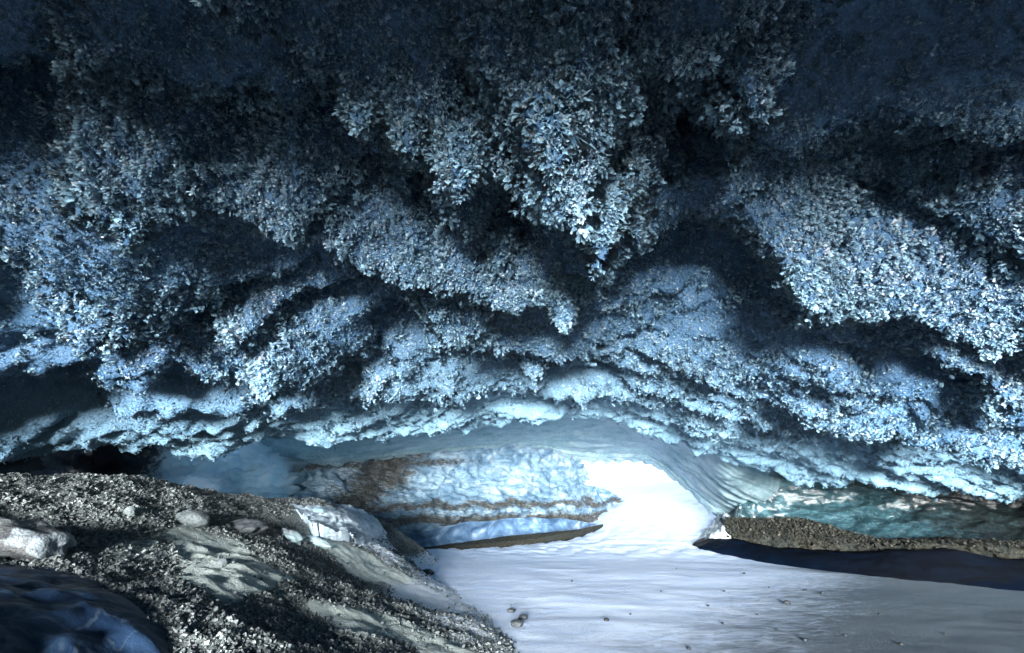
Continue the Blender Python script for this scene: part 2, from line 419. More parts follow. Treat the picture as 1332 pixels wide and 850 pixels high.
def spray(P, D, S, protos, wide=None, tb=None, nrm=None):
    global NN
    NN = []
    """place clusters at P growing along D with size S -> verts, tris, tone"""
    kind = rng.integers(0, len(protos), len(P)); Vs, Fs, T, k = [], [], [], 0
    for j, (pv, pf) in enumerate(protos):
        m = kind == j; n = m.sum()
        if not n: continue
        M = rot_to(D[m], rng.uniform(0, 6.28, n))
        sw = S[m][:, None] * np.array([[1., 1., 1.]])
        if wide is not None: sw = sw * np.stack([wide[m], wide[m], np.ones(n)], -1)
        v = np.einsum('nij,nvj->nvi', M, pv[None] * sw[:, None, :]) + P[m][:, None, :]
        Vs.append(v.reshape(-1, 3)); Fs.append((pf[None] + (k + np.arange(n) * len(pv))[:, None, None]).reshape(-1, 3))
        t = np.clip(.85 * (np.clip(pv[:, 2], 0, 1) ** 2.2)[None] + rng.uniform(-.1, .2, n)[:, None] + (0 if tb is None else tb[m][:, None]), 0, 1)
        T.append(t.ravel()); k += n * len(pv)
        if nrm is not None: NN.append(np.repeat(nrm[m], len(pv), 0))
    return np.concatenate(Vs), np.concatenate(Fs), np.concatenate(T)

def surf_sample(G, n, weight):
    """area and weight based samples of a grid surface: position, normal, (i, j)"""
    du = G[:-1, 1:] - G[:-1, :-1]; dv = G[1:, :-1] - G[:-1, :-1]
    nr = np.cross(du, dv); ar = np.linalg.norm(nr, axis=-1)
    pr = (ar * weight[:-1, :-1]).ravel(); pr /= pr.sum()
    k = rng.choice(len(pr), n, p=pr); i, j = np.unravel_index(k, ar.shape)
    a, b = rng.random(n)[:, None], rng.random(n)[:, None]
    P = G[i, j] + a * du[i, j] + b * dv[i, j]
    N = nr[i, j] / (ar[i, j][:, None] + 1e-9)
    return P, N, i, j
dist = np.sqrt(X ** 2 + Y ** 2 + (Z - CH) ** 2)
# what the lens and its neighbourhood can see of the roof
vis = (ED < .12) & (Y > .6) & (np.abs(X) < (1.35 * (Y * CP + (Z - CH) * SP) + 1.0))
densn = fbm(X * .9, Y * .9, X * 0 + 20, 3)
def sizes(i, j):
    d = DR[i, j]; e = -ED[i, j]
    s_ = .031 + .032 * np.clip(d / .6, 0, 1) ** 1.3 + .008 * densn[i, j]
    s_ = s_ * (.66 + .10 * sstep(2.6, 6.0, dist[i, j]))
    s_ = s_ * (0.8 + .2 * sstep(0.0, 3.0, e))
    left = sstep(-2.4, -3.8, X[i, j]) * sstep(2.6, 3.6, Y[i, j])
    return np.clip(s_ * (1 - .45 * left), .018, .3)
wgt = np.where(vis, 1 / np.clip(dist, 2.2, 12) ** 1.25, 0) * (1 + 1.2 * np.clip(DR / .5, 0, 1))
def flow(P):
    return np.stack([fbm(P[:, 0] * 1.3, P[:, 1] * 1.3, P[:, 2] * 1.3 + q_, 3) for q_ in (0., 30., 60.)], -1) * .9
# a carpet of small crystals ...
P, N, i, j = surf_sample(G, 190000, wgt)
N = np.where(N[:, 2:3] > 0, -N, N)
S = sizes(i, j) * np.clip(rng.lognormal(0, .42, len(P)), .4, 2.3) * .72
D = .75 * N + np.array([0, -.12, -.45]) + flow(P) * .6 + rng.normal(0, .24, N.shape)
dd_ = dist[i, j]; TB = rng.uniform(-.15, .10, len(P))
# ... and lobes of frost, each a short branch sheathed in overlapping fans
P0, N0, i0, j0 = surf_sample(G, 16500, wgt * np.clip(dist / 3, 1, 4) ** .7 * (.12 + 9 * np.clip(TERR, 0, 1) ** 2.5 + 3 * np.clip(DR / .4 - .3, 0, 1)))
N0 = np.where(N0[:, 2:3] > 0, -N0, N0)
D0 = .7 * N0 + np.array([0, -.15, -.55]) + flow(P0) + rng.normal(0, .16, N0.shape); D0 /= np.linalg.norm(D0, axis=1)[:, None]
S0 = sizes(i0, j0) * np.clip(rng.lognormal(0, .4, len(P0)), .45, 2.2)
K = 13
t_ = rng.random((len(P0), K)) ** .75; an = rng.uniform(0, 6.28, (len(P0), K))
M0 = rot_to(D0, np.zeros(len(P0)))
rad = M0[:, None, :, 0] * np.cos(an)[..., None] + M0[:, None, :, 1] * np.sin(an)[..., None]
Ln = S0 * rng.uniform(1.0, 2.2, len(P0))
PL = P0[:, None] + D0[:, None] * (t_ * Ln[:, None])[..., None] + rad * (S0[:, None] * (.48 - .26 * t_))[..., None]
DL = D0[:, None] * .9 + rad * (.75 - .35 * t_)[..., None] + rng.normal(0, .12, PL.shape)
SL = S0[:, None] * rng.uniform(.38, .66, t_.shape)
NL = rad * .6 + D0[:, None] * .35 + N0[:, None] * .7
NS = np.concatenate([N * 1.0, NL.reshape(-1, 3)]); NS /= np.linalg.norm(NS, axis=1)[:, None]
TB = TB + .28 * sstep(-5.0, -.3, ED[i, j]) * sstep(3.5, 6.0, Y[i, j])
P = np.concatenate([P, PL.reshape(-1, 3)]); D = np.concatenate([D, DL.reshape(-1, 3)]); S = np.concatenate([S, SL.ravel()])
dd_ = np.concatenate([dd_, np.repeat(dist[i0, j0], K)])
TB = np.concatenate([TB, (rng.uniform(-.1, .12, len(P0))[:, None] + .28 * t_ - .05).ravel()])
farm = dd_ > 4.0
V1, F1, T1 = spray(P[~farm], D[~farm], S[~farm], PROTO, wide=rng.uniform(.5, 1.15, int((~farm).sum())), tb=TB[~farm], nrm=NS[~farm]); NV1 = np.concatenate(NN)
V2, F2, T2 = spray(P[farm], D[farm], S[farm] * 1.1, PROTO_FAR, tb=TB[farm], nrm=NS[farm]); NV2 = np.concatenate(NN)
V = np.concatenate([V1, V2]); Fc = np.concatenate([F1, F2 + len(V1)]); T = np.concatenate([T1, T2])
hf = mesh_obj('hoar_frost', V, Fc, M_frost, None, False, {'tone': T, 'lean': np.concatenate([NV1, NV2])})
tag(hf, 'feathery white and blue hoar frost crystals growing all over the cave ceiling', 'frost', kind='stuff')

# ------------------------------------------------------------------ hanging frost clusters one can point at
def pendant(px, py, length, width, label, up=0.0, n=900, size=.038, Y=None):
    """its lowest tip is seen at (px, py); it hangs from the roof above"""
    d = ray(px, py)
    best = None
    for t in np.linspace(.9, 13, 900):
        p = d * t
        zz = roof_at(p[0], p[1])
        if CH + p[2] > zz - length: best = (p[0], p[1], zz); break
    x, y, zr = best
    ztop = zr + .10
    root = empty('frost_pendant', (x, y, ztop))
    tag(root, label, 'frost pendant')
    L = ztop - (zr - length) - size * .6
    # the core: an uneven, tapering body
    nr_, nc_ = 26, 28
    tt = np.linspace(0, 1, nr_); th = np.linspace(0, 2 * np.pi, nc_, endpoint=False)
    TT, TH = np.meshgrid(tt, th, indexing='ij')
    prof = (1 - TT) ** .75 * .9 + .1 * np.sqrt(np.clip(1 - TT, 0, 1))
    off = fbm(np.cos(TH) * 1.6 + x * 3, np.sin(TH) * 1.6 + y * 3, TT * 3.2, 4)
    rr = width * .5 * prof * (1 + .75 * off) + .012
    cx = .35 * width * fbm(TT * 1.6 + x * 5, TT * 0, TT * 0 + 3, 2) * TT; cy = .35 * width * fbm(TT * 1.6 + y * 5, TT * 0 + 5, TT * 0 + 3, 2) * TT
    Gp = np.stack([x + cx + rr * np.cos(TH), y + cy + .8 * rr * np.sin(TH), ztop - TT * L], -1)
    idx = np.arange(nr_ * nc_).reshape(nr_, nc_)
    q = np.stack([idx[:-1], np.roll(idx, -1, 1)[:-1], np.roll(idx, -1, 1)[1:], idx[1:]], -1).reshape(-1, 4)
    mesh_obj('ice_core', Gp.reshape(-1, 3), q[:, ::-1], M_roof, root)
    Gc = np.concatenate([Gp, Gp[:, :1]], 1)
    P, N, i, j = surf_sample(Gc, n, np.ones(Gc.shape[:2]))
    c = np.array([x, y, 0]); out = P - c; out[:, 2] = 0; out /= np.linalg.norm(out, axis=1)[:, None] + 1e-6
    D = .8 * out + np.array([0, 0, -.75]) + rng.normal(0, .3, N.shape)
    S = size * rng.lognormal(0, .3, n)
    V, Fc, T = spray(P, D, S, PROTO, nrm=out); LV1 = np.concatenate(NN)
    k = 26
    P2 = np.repeat(Gp[-1].mean(0)[None], k, 0) + rng.normal(0, .02, (k, 3)); D2 = rng.normal(0, .5, (k, 3)) + np.array([0, 0, -1.])
    Va, Fa, Ta = spray(P2, D2, size * rng.uniform(.7, 1.15, k), PROTO, nrm=D2 / np.linalg.norm(D2, axis=1)[:, None])
    mesh_obj('crystal_spray', np.concatenate([V, Va]), np.concatenate([Fc, Fa + len(V)]), M_frost, root, False, {'tone': np.clip(np.concatenate([T, Ta]) + .1, 0, 1), 'lean': np.concatenate([LV1, np.concatenate(NN)])})
    return root
pendant(783, 345, .42, .34, 'largest and lowest white frost pendant, hanging in the middle of the ceiling', n=1800)
pendant(828, 322, .34, .22, 'narrow white frost pendant touching the right side of the lowest central one', n=756)
pendant(950, 224, .34, .30, 'bright frost pendant with a squared forked tip, right of the central mass', n=936)
pendant(880, 232, .26, .24, 'short ragged frost pendant between the central mass and the forked one', n=684)
pendant(602, 248, .30, .30, 'white frost pendant at the left end of the central mass, left of a dark hole', n=864)
pendant(722, 226, .26, .30, 'broad frost pendant just right of the dark hole in the central mass', n=864)
pendant(738, 434, .34, .30, 'long grey-blue frost pendant hanging below and behind the central mass', n=828)
pendant(648, 345, .24, .26, 'grey-blue frost pendant under the left half of the central mass', n=684)
pendant(470, 175, .22, .24, 'small white frost pendant ending the diagonal ridge at upper left', n=648)
pendant(530, 206, .20, .22, 'small frost pendant beside the dark hollow, right of the diagonal ridge tip', n=576)
pendant(1056, 404, .22, .20, 'pointed white frost pendant beside the dark arched hollow on the right', n=576)
pendant(340, 524, .26, .22, 'beard-like frost pendant hanging from the rim of the pale dome at left', n=576)
pendant(1296, 548, .3, .34, 'fat white frost pendant close to the right edge above the dark wall', n=756)
pendant(95, 285, .22, .24, 'frost pendant with leaf-like sprays at the far left end of the left cluster', n=576)
pendant(160, 328, .22, .2, 'drooping blue frost pendant under the left cluster', n=540)
pendant(1190, 252, .2, .26, 'dim blue frost pendant at the lip under the dark upper right hollow', n=576)
pendant(1260, 244, .2, .22, 'frost pendant with bright sparkling edge near the upper right border', n=540)

# ================================================================== the snow floor and the slope up to the exit
def zf(px, py, Y): p = at(px, py, Y); return tuple(p)
slope_pts = [(x, y, 0.0) for x in (-9, -3, 3, 9) for y in (-3, 1, 5, 9)] + [(-3.2, 13, 0), (0, 12.5, 0), (3, 12, 0.0), (7.5, 11, -.05), (12, 11, -.1), (-9, 14, -.1),
             zf(740, 692, 16.5), zf(600, 706, 15.2), zf(815, 652, 20), zf(832, 646, 23), zf(905, 706, 13.3), zf(944, 690, 14.2), zf(942, 668, 15.5),
             zf(915, 652, 18), zf(880, 640, 21), zf(860, 672, 17.0), zf(820, 690, 15.2), (2, 27, 1.9), (8, 27, 2.1), (14, 27, 2.2), (12, 18, 1.2), (-4, 20, .1), (-4, 27, 1.2), (5, 32, 2.0), (-9, 30, 1), (16, 32, 2.1)]
slope = tps(slope_pts, 1e-2)
def floor_z(x, y):
    inn = sstep(60, 30, np.hypot(x - 3, (y - 12)))
    z = slope(np.clip(x, -14, 18), np.clip(y, -3, 32)) * inn + (1 - inn) * np.where(y > 12, 1.9, 0.0)
    z = np.where(y < 8, z * sstep(4, 9, y), z)
    fade = np.exp(-np.hypot(x, y - 8) / 25)
    return z + fade * (.02 * fbm(x * .5, y * .7, x * 0 + 40, 3) + .004 * fbm(x * 3.2, y * 4.5, x * 0 + 50, 4) + .08 * sstep(10.5, 13, y) * np.clip(fbm(x * 2.6, y * 1.6, x * 0 + 60, 4) - .1, -1, .2))
def span(a, b, n, lo, hi, m):
    o1 = -np.geomspace(1, 1 - lo + a, m)[::-1] + 1 + a if lo < a else np.array([])
    o2 = np.geomspace(1, hi - b + 1, m) - 1 + b
    return np.concatenate([o1[:-1], np.linspace(a, b, n), o2[1:]])
fx = span(-6, 11, 420, -900, 900, 26); fy = span(3.2, 22, 420, -900, 900, 26)
FX, FY = np.meshgrid(fx, fy); FZ = floor_z(FX, FY)
ky = int(np.searchsorted(fy, -5.0)); fy = fy[ky:]; FX, FY, FZ = FX[ky:], FY[ky:], FZ[ky:]      # unseen rear floor cut off so the low sun lights the roof
FPX, FPY = project(np.stack([FX, FY, FZ], -1))
silt = sstep(10.5, 4.5, FY + 1.1 * (4.2 - FX)) * 1.0 + .35 * np.exp(-((FY - (9.9 - .42 * (FX - 5.5))) / .5) ** 2) * (FX > 4) * (FY < 12)
fl = mesh_obj('snow_ground', np.stack([FX, FY, FZ], -1).reshape(-1, 3), grid_faces(len(fy), len(fx)), M_snow, attr={'silt': np.clip(silt, 0, 1).ravel()})
tag(fl, 'pale blue wind-rippled snow floor rising to the bright cave exit', 'snow floor', kind='structure')
def floor_hit(px, py):
    d = ray(px, py); ts = np.linspace(2, 26, 1600); Pp = d[None] * ts[:, None]
    k = np.where(CH + Pp[:, 2] < floor_z(Pp[:, 0], Pp[:, 1]))[0][0]
    return Pp[k, 0], Pp[k, 1], floor_z(Pp[k:k + 1, 0], Pp[k:k + 1, 1])[0]

# ================================================================== the gravel bank on the left
bank_pts = [zf(0, 624, 4.8), zf(100, 619, 5.2), zf(200, 626, 5.9), zf(330, 650, 7.2), zf(420, 658, 8.6), zf(480, 676, 9.8), zf(512, 716, 11.6),
            zf(0, 700, 3.5), zf(0, 745, 3.0), zf(0, 850, 2.2), zf(200, 690, 4.5), zf(200, 760, 3.5), zf(200, 850, 2.6), zf(330, 700, 5.4), zf(380, 750, 4.7), zf(380, 850, 3.1),
            zf(450, 720, 6.6), zf(500, 770, 6.0), zf(520, 850, 3.9), zf(600, 815, 5.0), zf(560, 770, 6.7),
            zf(545, 742, 9.4), zf(610, 778, 7.15), zf(655, 808, 5.85), zf(686, 850, 4.68),
            (-8, 4.4, 1.6), (-8, 8, 1.2), (-3.2, 9.6, .3), (-4.5, 9.0, .5), (-6, 7.3, .9), (-2.2, 12.5, -.25), (0.4, 5.6, -.3), (.6, 4.2, -.4), (-.2, 8.0, -.35), (-1.0, 11, -.35), (.5, 2, -.5), (-1, 1.0, -.1), (-3, 0, .4), (-6, -1, 1.2), (-6, 3, 1.4)]
bank = tps(bank_pts, 4e-3)
def bank_z(x, y):
    b = bank(x, y)
    a = .07 * fbm(x * 1.1, y * 1.1, x * 0 + 70, 4) + .025 * fbm(x * 5, y * 5, x * 0 + 71, 4)
    return b + a * sstep(-.15, .25, b - 0.0) - .0
bx = np.linspace(-8, 1.0, 460); by = np.concatenate([np.linspace(-1, 2, 50), np.linspace(2.02, 6.5, 300), np.linspace(6.53, 13, 180)])
BX, BY = np.meshgrid(bx, by); BZ = bank_z(BX, BY)
PX, PY = project(np.stack([BX, BY, BZ], -1))
wpx = PX + 22 * fbm(BX * 1.5, BY * 1.5, BX * 0 + 5, 3); wpy = PY + 12 * fbm(BX * 1.5, BY * 1.5, BX * 0 + 8, 3)
dust = np.maximum.reduce([in_poly(wpx, wpy, [(200, 695), (262, 688), (310, 708), (385, 758), (330, 774), (285, 784), (232, 745)]),
                          .8 * in_poly(wpx, wpy, [(395, 785), (470, 795), (600, 838), (520, 835), (430, 815)], 6),
                          .8 * in_poly(wpx, wpy, [(520, 825), (590, 835), (650, 870), (560, 870)], 6),
                          .8 * in_poly(wpx, wpy, [(395, 690), (470, 715), (560, 765), (640, 810), (560, 790), (450, 740)], 7),
                          .5 * in_poly(wpx, wpy, [(130, 700), (200, 690), (215, 730), (150, 735)])])
rim = sstep(.42, .04, BZ + .06 * fbm(BX * 2, BY * 2, BX * 0 + 9, 3)) * sstep(3.0, 6, BY)       # snow dusting where the bank runs out on the floor
snowy = np.clip(np.maximum(.95 * rim, .75 * in_poly(wpx, wpy, [(380, 655), (480, 662), (520, 715), (640, 790), (600, 790), (480, 720), (400, 690)], 10)), 0, 1)
s = NT('gravel soil')
g1 = s.noise(2.2, 6); g2 = s.noise(60, 5, None, 0, .7); g3 = s.noise(260, 3)
gc = s.ramp(g2, [(.32, (.03, .038, .04)), (.5, (.13, .155, .155)), (.72, (.36, .41, .40))])
gc = s.mix(s.ramp(g1, [(.5, 0.), (.7, .6)]), gc, (.03, .035, .03))
dm = s.n('ShaderNodeMath', operation='ADD'); s.l(s.attr('dust'), dm.inputs[0])
sc2 = s.n('ShaderNodeMath', operation='MULTIPLY_ADD'); s.l(g2, sc2.inputs[0]); sc2.inputs[1].default_value = .9; sc2.inputs[2].default_value = -.45; s.l(sc2.outputs[0], dm.inputs[1])
gc = s.mix(s.ramp(dm.outputs[0], [(.35, 0.), (.62, 1.)]), gc, s.ramp(s.noise(5, 5, None, 1.0), [(.3, (.34, .42, .43)), (.7, (.55, .62, .58))]))
dm2 = s.n('ShaderNodeMath', operation='ADD'); s.l(s.attr('snowy'), dm2.inputs[0]); s.l(sc2.outputs[0], dm2.inputs[1])
gc = s.mix(s.ramp(dm2.outputs[0], [(.45, 0.), (.75, 1.)]), gc, (.66, .76, .88))
M_soil = s.fin(gc, .8, s.bump(g3, .4, .01, s.bump(g2, .8, .04)), .3)
bk = mesh_obj('gravel_bank', np.stack([BX, BY, BZ], -1).reshape(-1, 3), grid_faces(len(by), len(bx)), M_soil, attr={'dust': dust.ravel(), 'snowy': snowy.ravel()})
tag(bk, 'sloping bank of grey moraine gravel and silt along the left side of the cave', 'gravel bank', kind='structure')
def bank_hit(px, py):
    d = ray(px, py); ts = np.linspace(1.5, 16, 2500); Pp = d[None] * ts[:, None]
    k = np.where(CH + Pp[:, 2] < bank_z(Pp[:, 0], Pp[:, 1]))[0]
    k = k[0] if len(k) else len(ts) - 1
    return np.array([Pp[k, 0], Pp[k, 1], bank_z(Pp[k:k + 1, 0], Pp[k:k + 1, 1])[0]])

# loose stones: unit rocks of eight jittered corners
CUBE_F = np.array([(0, 2, 1), (1, 2, 3), (4, 5, 6), (5, 7, 6), (0, 1, 4), (1, 5, 4), (2, 6, 3), (3, 6, 7), (0, 4, 2), (2, 4, 6), (1, 3, 5), (3, 7, 5)])
def unit_stone(sd):
    r = np.random.default_rng(sd)
    c = np.array([(x, y, z) for x in (-1, 1) for y in (-1, 1) for z in (-1, 1)], float)
    return c * r.uniform(.45, 1.0, (8, 3)) * np.array([.6, .5, .38]), CUBE_F
STONES = [unit_stone(k) for k in range(12)]
BG = np.stack([BX, BY, BZ], -1)
bd = np.sqrt(BX ** 2 + BY ** 2 + (BZ - CH) ** 2)
mound_px = [(-60, 735), (0, 738), (60, 744), (120, 762), (165, 788), (205, 828), (220, 870), (-60, 870)]
on_mound = in_poly(PX, PY, mound_px, 5)
clump = sstep(-.5, .5, fbm(BX * 1.6, BY * 1.6, BX * 0 + 90, 4))
wg = np.where((BY > 1.5) & (PX > -120) & (PX < 800) & (PY < 900) & (PY > 600) & (BZ > floor_z(BX, BY) - .01), 1 / np.clip(bd, 2, 12) ** 1.6, 0) * (1 - .97 * np.clip(dust * 1.3, 0, 1)) * (1 - .93 * snowy) * (.45 + .8 * clump) * (1 - on_mound)
P, N, i, j = surf_sample(BG, 90000, wg)
S = np.clip(.0095 * rng.lognormal(0, .58, len(P)), .004, .028) * (.8 + .05 * bd[i, j])
Vs, Fs, Ts, k = [], [], [], 0
kd = rng.integers(0, 12, len(P))
for q, (pv, pf) in enumerate(STONES):
    m = kd == q; n = m.sum()
    M = rot_to(rng.normal(0, 1, (n, 3)) * .6 + np.array([0, 0, 1]), rng.uniform(0, 6.28, n))
    v = np.einsum('nij,nvj->nvi', M, pv[None] * S[m][:, None, None]) + (P[m] + np.array([0, 0, .2]) * S[m][:, None])[:, None, :]
    Vs.append(v.reshape(-1, 3)); Fs.append((pf[None] + (k + np.arange(n) * 8)[:, None, None]).reshape(-1, 3)); k += n * 8
    Ts.append(np.repeat(rng.random(n) ** 2.6, 8))
s = NT('stones')
M_stone = s.fin(s.mix(s.ramp(s.noise(120, 3), [(.35, 0.), (.7, .5)]), s.ramp(s.attr('tone'), [(0, (.03, .037, .04)), (.5, (.12, .14, .14)), (1, (.24, .28, .285))]), (.13, .155, .16)), .55, None, .4)
gv = mesh_obj('gravel', np.concatenate(Vs), np.concatenate(Fs), M_stone, None, False, {'tone': np.concatenate(Ts)})
tag(gv, 'loose grey gravel and angular small stones strewn over the left bank', 'gravel', kind='stuff')

# ================================================================== ice walls
def ice_mat(name, stops, rough=.3, bumps=((6, .5, .05), (40, .3, .01)), stretch=(1, 1, 1), dirt=None, vein=None, spec=.5, dist=1.2, trans=0):
    s = NT(name); v = s.coord(stretch)
    c = s.ramp(s.noise(1.4, 6, v, dist), stops)
    if vein:
        wv = s.noise(vein[0], 3, v, 2.5)
        c = s.mix(s.ramp(wv, [(.47, 0.), (.5, vein[2]), (.53, 0.)]), c, vein[1])
    if dirt:  # mask holds real dirt on the banded wall, painted shade on others
        a = s.n('ShaderNodeMath', operation='ADD'); s.l(s.attr('dirt'), a.inputs[0])
        q = s.n('ShaderNodeMath', operation='MULTIPLY_ADD'); s.l(s.noise(9, 6, v, .6), q.inputs[0]); q.inputs[1].default_value = 1.3; q.inputs[2].default_value = -.65
        s.l(q.outputs[0], a.inputs[1])
        dc = s.ramp(s.noise(24, 5), [(.3, dirt[0]), (.7, dirt[1])])
        c = s.mix(s.ramp(a.outputs[0], [(.35, 0.), (.7, .95)]), c, dc)
    nn = None
    for sc_, st, ds in bumps: nn = s.bump(s.noise(sc_, 5, v, .4), st, ds, nn)
    s.fin(c, rough, nn, spec)
    if trans:
        tr = s.n('ShaderNodeBsdfTranslucent'); s.l(c, tr.inputs[0]); mx = s.n('ShaderNodeMixShader'); mx.inputs[0].default_value = trans
        s.l(s.b.outputs[0], mx.inputs[1]); s.l(tr.outputs[0], mx.inputs[2]); s.l(mx.outputs[0], s.o.inputs[0])
    return s.m
M_blue = ice_mat('blue glacier ice', [(.3, (.45, .72, .84)), (.5, (.68, .86, .93)), (.7, (.86, .94, .97))], .3, dirt=((.008, .014, .022), (.03, .045, .06)), trans=.75, bumps=((3, .5, .08), (14, .25, .02)), vein=(2.5, (.8, .88, .92), .6))  # dirt tones here paint the shade at the wall's left end
M_gap_shade = ice_mat('shade black ice', [(.3, (.008, .012, .018)), (.7, (.03, .04, .05))], .35, vein=(6, (.10, .13, .15), .5))  # near-black base colour paints the shade of the left gap
M_band = ice_mat('banded ice', [(.32, (.07, .15, .24)), (.5, (.17, .29, .40)), (.68, (.36, .49, .59))], .45, ((5, .9, .12), (18, .8, .05), (70, .4, .01)),
                 (1, 1, 2.2), dirt=((.018, .018, .016), (.075, .072, .058)))
M_arch = ice_mat('smooth grey teal ice', trans=.4, stops=[(.3, (.20, .36, .42)), (.55, (.34, .50, .56)), (.75, (.52, .64, .68))], rough=.32, bumps=((3, .4, .08), (30, .3, .01)), vein=(3.2, (.70, .80, .84), .55))
M_right = ice_mat('dark teal ice', dirt=((.004, .006, .007), (.02, .026, .026)), stops=[(.3, (.005, .016, .022)), (.55, (.02, .055, .07)), (.78, (.08, .17, .20))], rough=.28, bumps=((3, .4, .1), (24, .25, .02)), stretch=(1, 1, 2.4), vein=(2.6, (.12, .21, .23), .5))  # dirt tones here paint the light falling off to the right
s = NT('dirt ledge'); gd = s.noise(16, 7, None, 0, .8)
M_dirt = s.fin(s.mix(s.ramp(s.noise(2.2, 5), [(.4, 0.), (.65, .7)]), s.ramp(gd, [(.36, (.012, .013, .011)), (.5, (.035, .036, .03)), (.68, (.11, .11, .085))]), (.03, .04, .04)), .85, s.bump(gd, 1, .05, s.bump(s.noise(12, 5), 1, .06)), .1)
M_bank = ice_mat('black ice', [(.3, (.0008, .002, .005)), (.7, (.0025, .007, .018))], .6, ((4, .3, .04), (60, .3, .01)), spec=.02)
M_mound = ice_mat('blue black ice mound', [(.35, (.006, .018, .045)), (.6, (.014, .034, .07)), (.8, (.06, .09, .12))], .55, ((3, .3, .03), (25, .4, .01), (120, .5, .004)), dist=.6, spec=.2, vein=(1.6, (.08, .11, .14), .35))

def wall(name, label, cat, rows, mat, nr=60, nc=200, amp=.12, freq=(1.2, 1.2, 1.8), back=(0, 1.2, 0), dirt=None, cell=0, flowf=None, ridge=0, jag=0, parent=None):
    G = loft(rows, nr, nc); N = normals(G)
    x, y, z = G[..., 0], G[..., 1], G[..., 2]
    d = amp * fbm(x * freq[0], y * freq[1], z * freq[2], 5)
    if cell: d = d + cell * (ridged(x * 2.2, y * 2.2, z * 3.4, 3) - 1.1)
    if ridge:
        vv, uu = np.meshgrid(np.linspace(0, 1, nr), np.linspace(0, 1, nc), indexing='ij')
        q = vv + .06 * fbm(uu * 3, vv * 3, uu * 0 + 2, 3)
        d = d - ridge * np.abs(perlin(q * 13, uu * 2.2, uu * 0 + 4.)) * 2
    G = G + N * d[..., None]
    if jag:
        vv, uu = np.meshgrid(np.linspace(0, 1, nr), np.linspace(0, 1, nc), indexing='ij')
        G[..., 2] += jag * vv ** 8 * (fbm(uu * 34, uu * 0, uu * 0 + 6., 4) - .1)
    a = None
    if dirt is not None:
        px, py = project(G); a = {'dirt': dirt(px, py, G)}  # real dirt on the banded wall, painted shade on the blue and right walls
    o = shell(name, G, mat, np.array(back, float), parent, a)
    if parent is None: tag(o, label, cat)
    return o

wall('blue_ice_wall', 'smooth pale blue ice wall with white swirls above the crest of the gravel bank', 'ice wall',
     [[(120, 575, 7.2), (190, 572, 7.6), (270, 566, 8.6), (340, 560, 9.9), (420, 560, 12.4), (500, 560, 14.5)],
      [(120, 625, 7.6), (190, 615, 8.0), (270, 600, 9.2), (340, 596, 10.4), (420, 600, 12.6), (500, 600, 14.8)],
      [(120, 670, 7.2), (190, 660, 7.4), (270, 645, 8.0), (340, 640, 9.8), (420, 640, 12.3), (500, 650, 14.4)],
      [(120, 720, 7.0), (190, 700, 7.2), (270, 700, 7.6), (340, 690, 9.4), (420, 690, 12.2), (500, 700, 14.0)]], M_blue, 90, 200, .22, ridge=.22, back=(-.2, .4, .1), dirt=lambda px, py, G: sstep(245, 150, px + .4 * (py - 620)))  # left end fades dark: shade of the gap painted in colour
wall('shaded_ice_wall', 'ice wall coloured nearly black as the shade in the gap under the frosted roof at far left', 'ice wall',
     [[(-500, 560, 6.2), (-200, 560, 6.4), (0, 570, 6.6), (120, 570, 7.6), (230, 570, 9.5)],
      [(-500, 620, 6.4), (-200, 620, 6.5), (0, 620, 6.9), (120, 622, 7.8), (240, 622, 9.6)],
      [(-500, 700, 6.0), (-200, 700, 6.2), (0, 690, 6.4), (120, 690, 7.5), (250, 680, 9.2)]], M_gap_shade, 40, 120, .12, back=(-.4, 1.0, .3))

def band_dirt(px, py, G):
    n = 14 * fbm(G[..., 0] * 1.2, G[..., 1] * 1.2, G[..., 2] * 1.2, 3)
    a = .8 * np.exp(-((px - (478 - .8 * (py - 640) + n)) / 55) ** 2)
    q = py + (px - 600) * .02 + .5 * n
    b = .75 * np.exp(-((q - 657) / 7) ** 2) + .85 * np.exp(-((q - 676) / 9) ** 2) * sstep(800, 700, px) + .7 * np.exp(-((py - (604 - .03 * (px - 500))) / 7) ** 2) * sstep(700, 560, px)
    c = .9 * in_poly(px, py, [(640, 690), (690, 668), (760, 668), (800, 660), (760, 692), (700, 702)], 6)
    return np.clip(np.maximum(np.maximum(a, b), c) + sstep(300, 380, px) * 0, 0, 1)
wall('banded_ice_wall', 'scalloped blue and brown ice wall with dirt bands behind the snow floor', 'ice wall',
     [[(360, 600, 11.5), (430, 590, 12.2), (510, 580, 13.2), (600, 575, 14.2), (680, 570, 15.4), (735, 578, 16.4), (757, 601, 17.2), (766, 618, 17.8), (760, 630, 18.2), (790, 638, 19.2), (816, 653, 20.2)],
      [(360, 630, 11.3), (430, 625, 12.2), (510, 620, 13.4), (600, 615, 14.6), (680, 612, 15.8), (730, 615, 16.8), (750, 622, 17.4), (758, 632, 17.9), (760, 642, 18.4), (788, 650, 19.3), (813, 661, 20.2)],
      [(360, 665, 10.9), (430, 665, 11.7), (510, 662, 12.9), (600, 655, 14.2), (680, 650, 15.4), (730, 650, 16.4), (750, 652, 17.0), (758, 656, 17.6), (762, 662, 18.1), (786, 664, 19.0), (810, 668, 20.0)],
      [(360, 690, 10.7), (430, 692, 11.5), (510, 690, 12.7), (600, 682, 14.2), (680, 676, 15.4), (730, 672, 16.2), (750, 672, 16.8), (758, 672, 17.2), (764, 674, 17.6), (784, 678, 18.2), (806, 680, 18.8)],
      [(360, 720, 10.7), (430, 722, 11.5), (510, 722, 12.9), (600, 716, 14.6), (680, 706, 15.8), (730, 700, 16.4), (750, 700, 16.8), (758, 698, 17.0), (764, 698, 17.4), (784, 696, 17.8), (806, 696, 18.4)]],
     M_band, 120, 380, .10, (1.4, 1.4, 2.6), (-.3, 1.6, .0), band_dirt, .10)
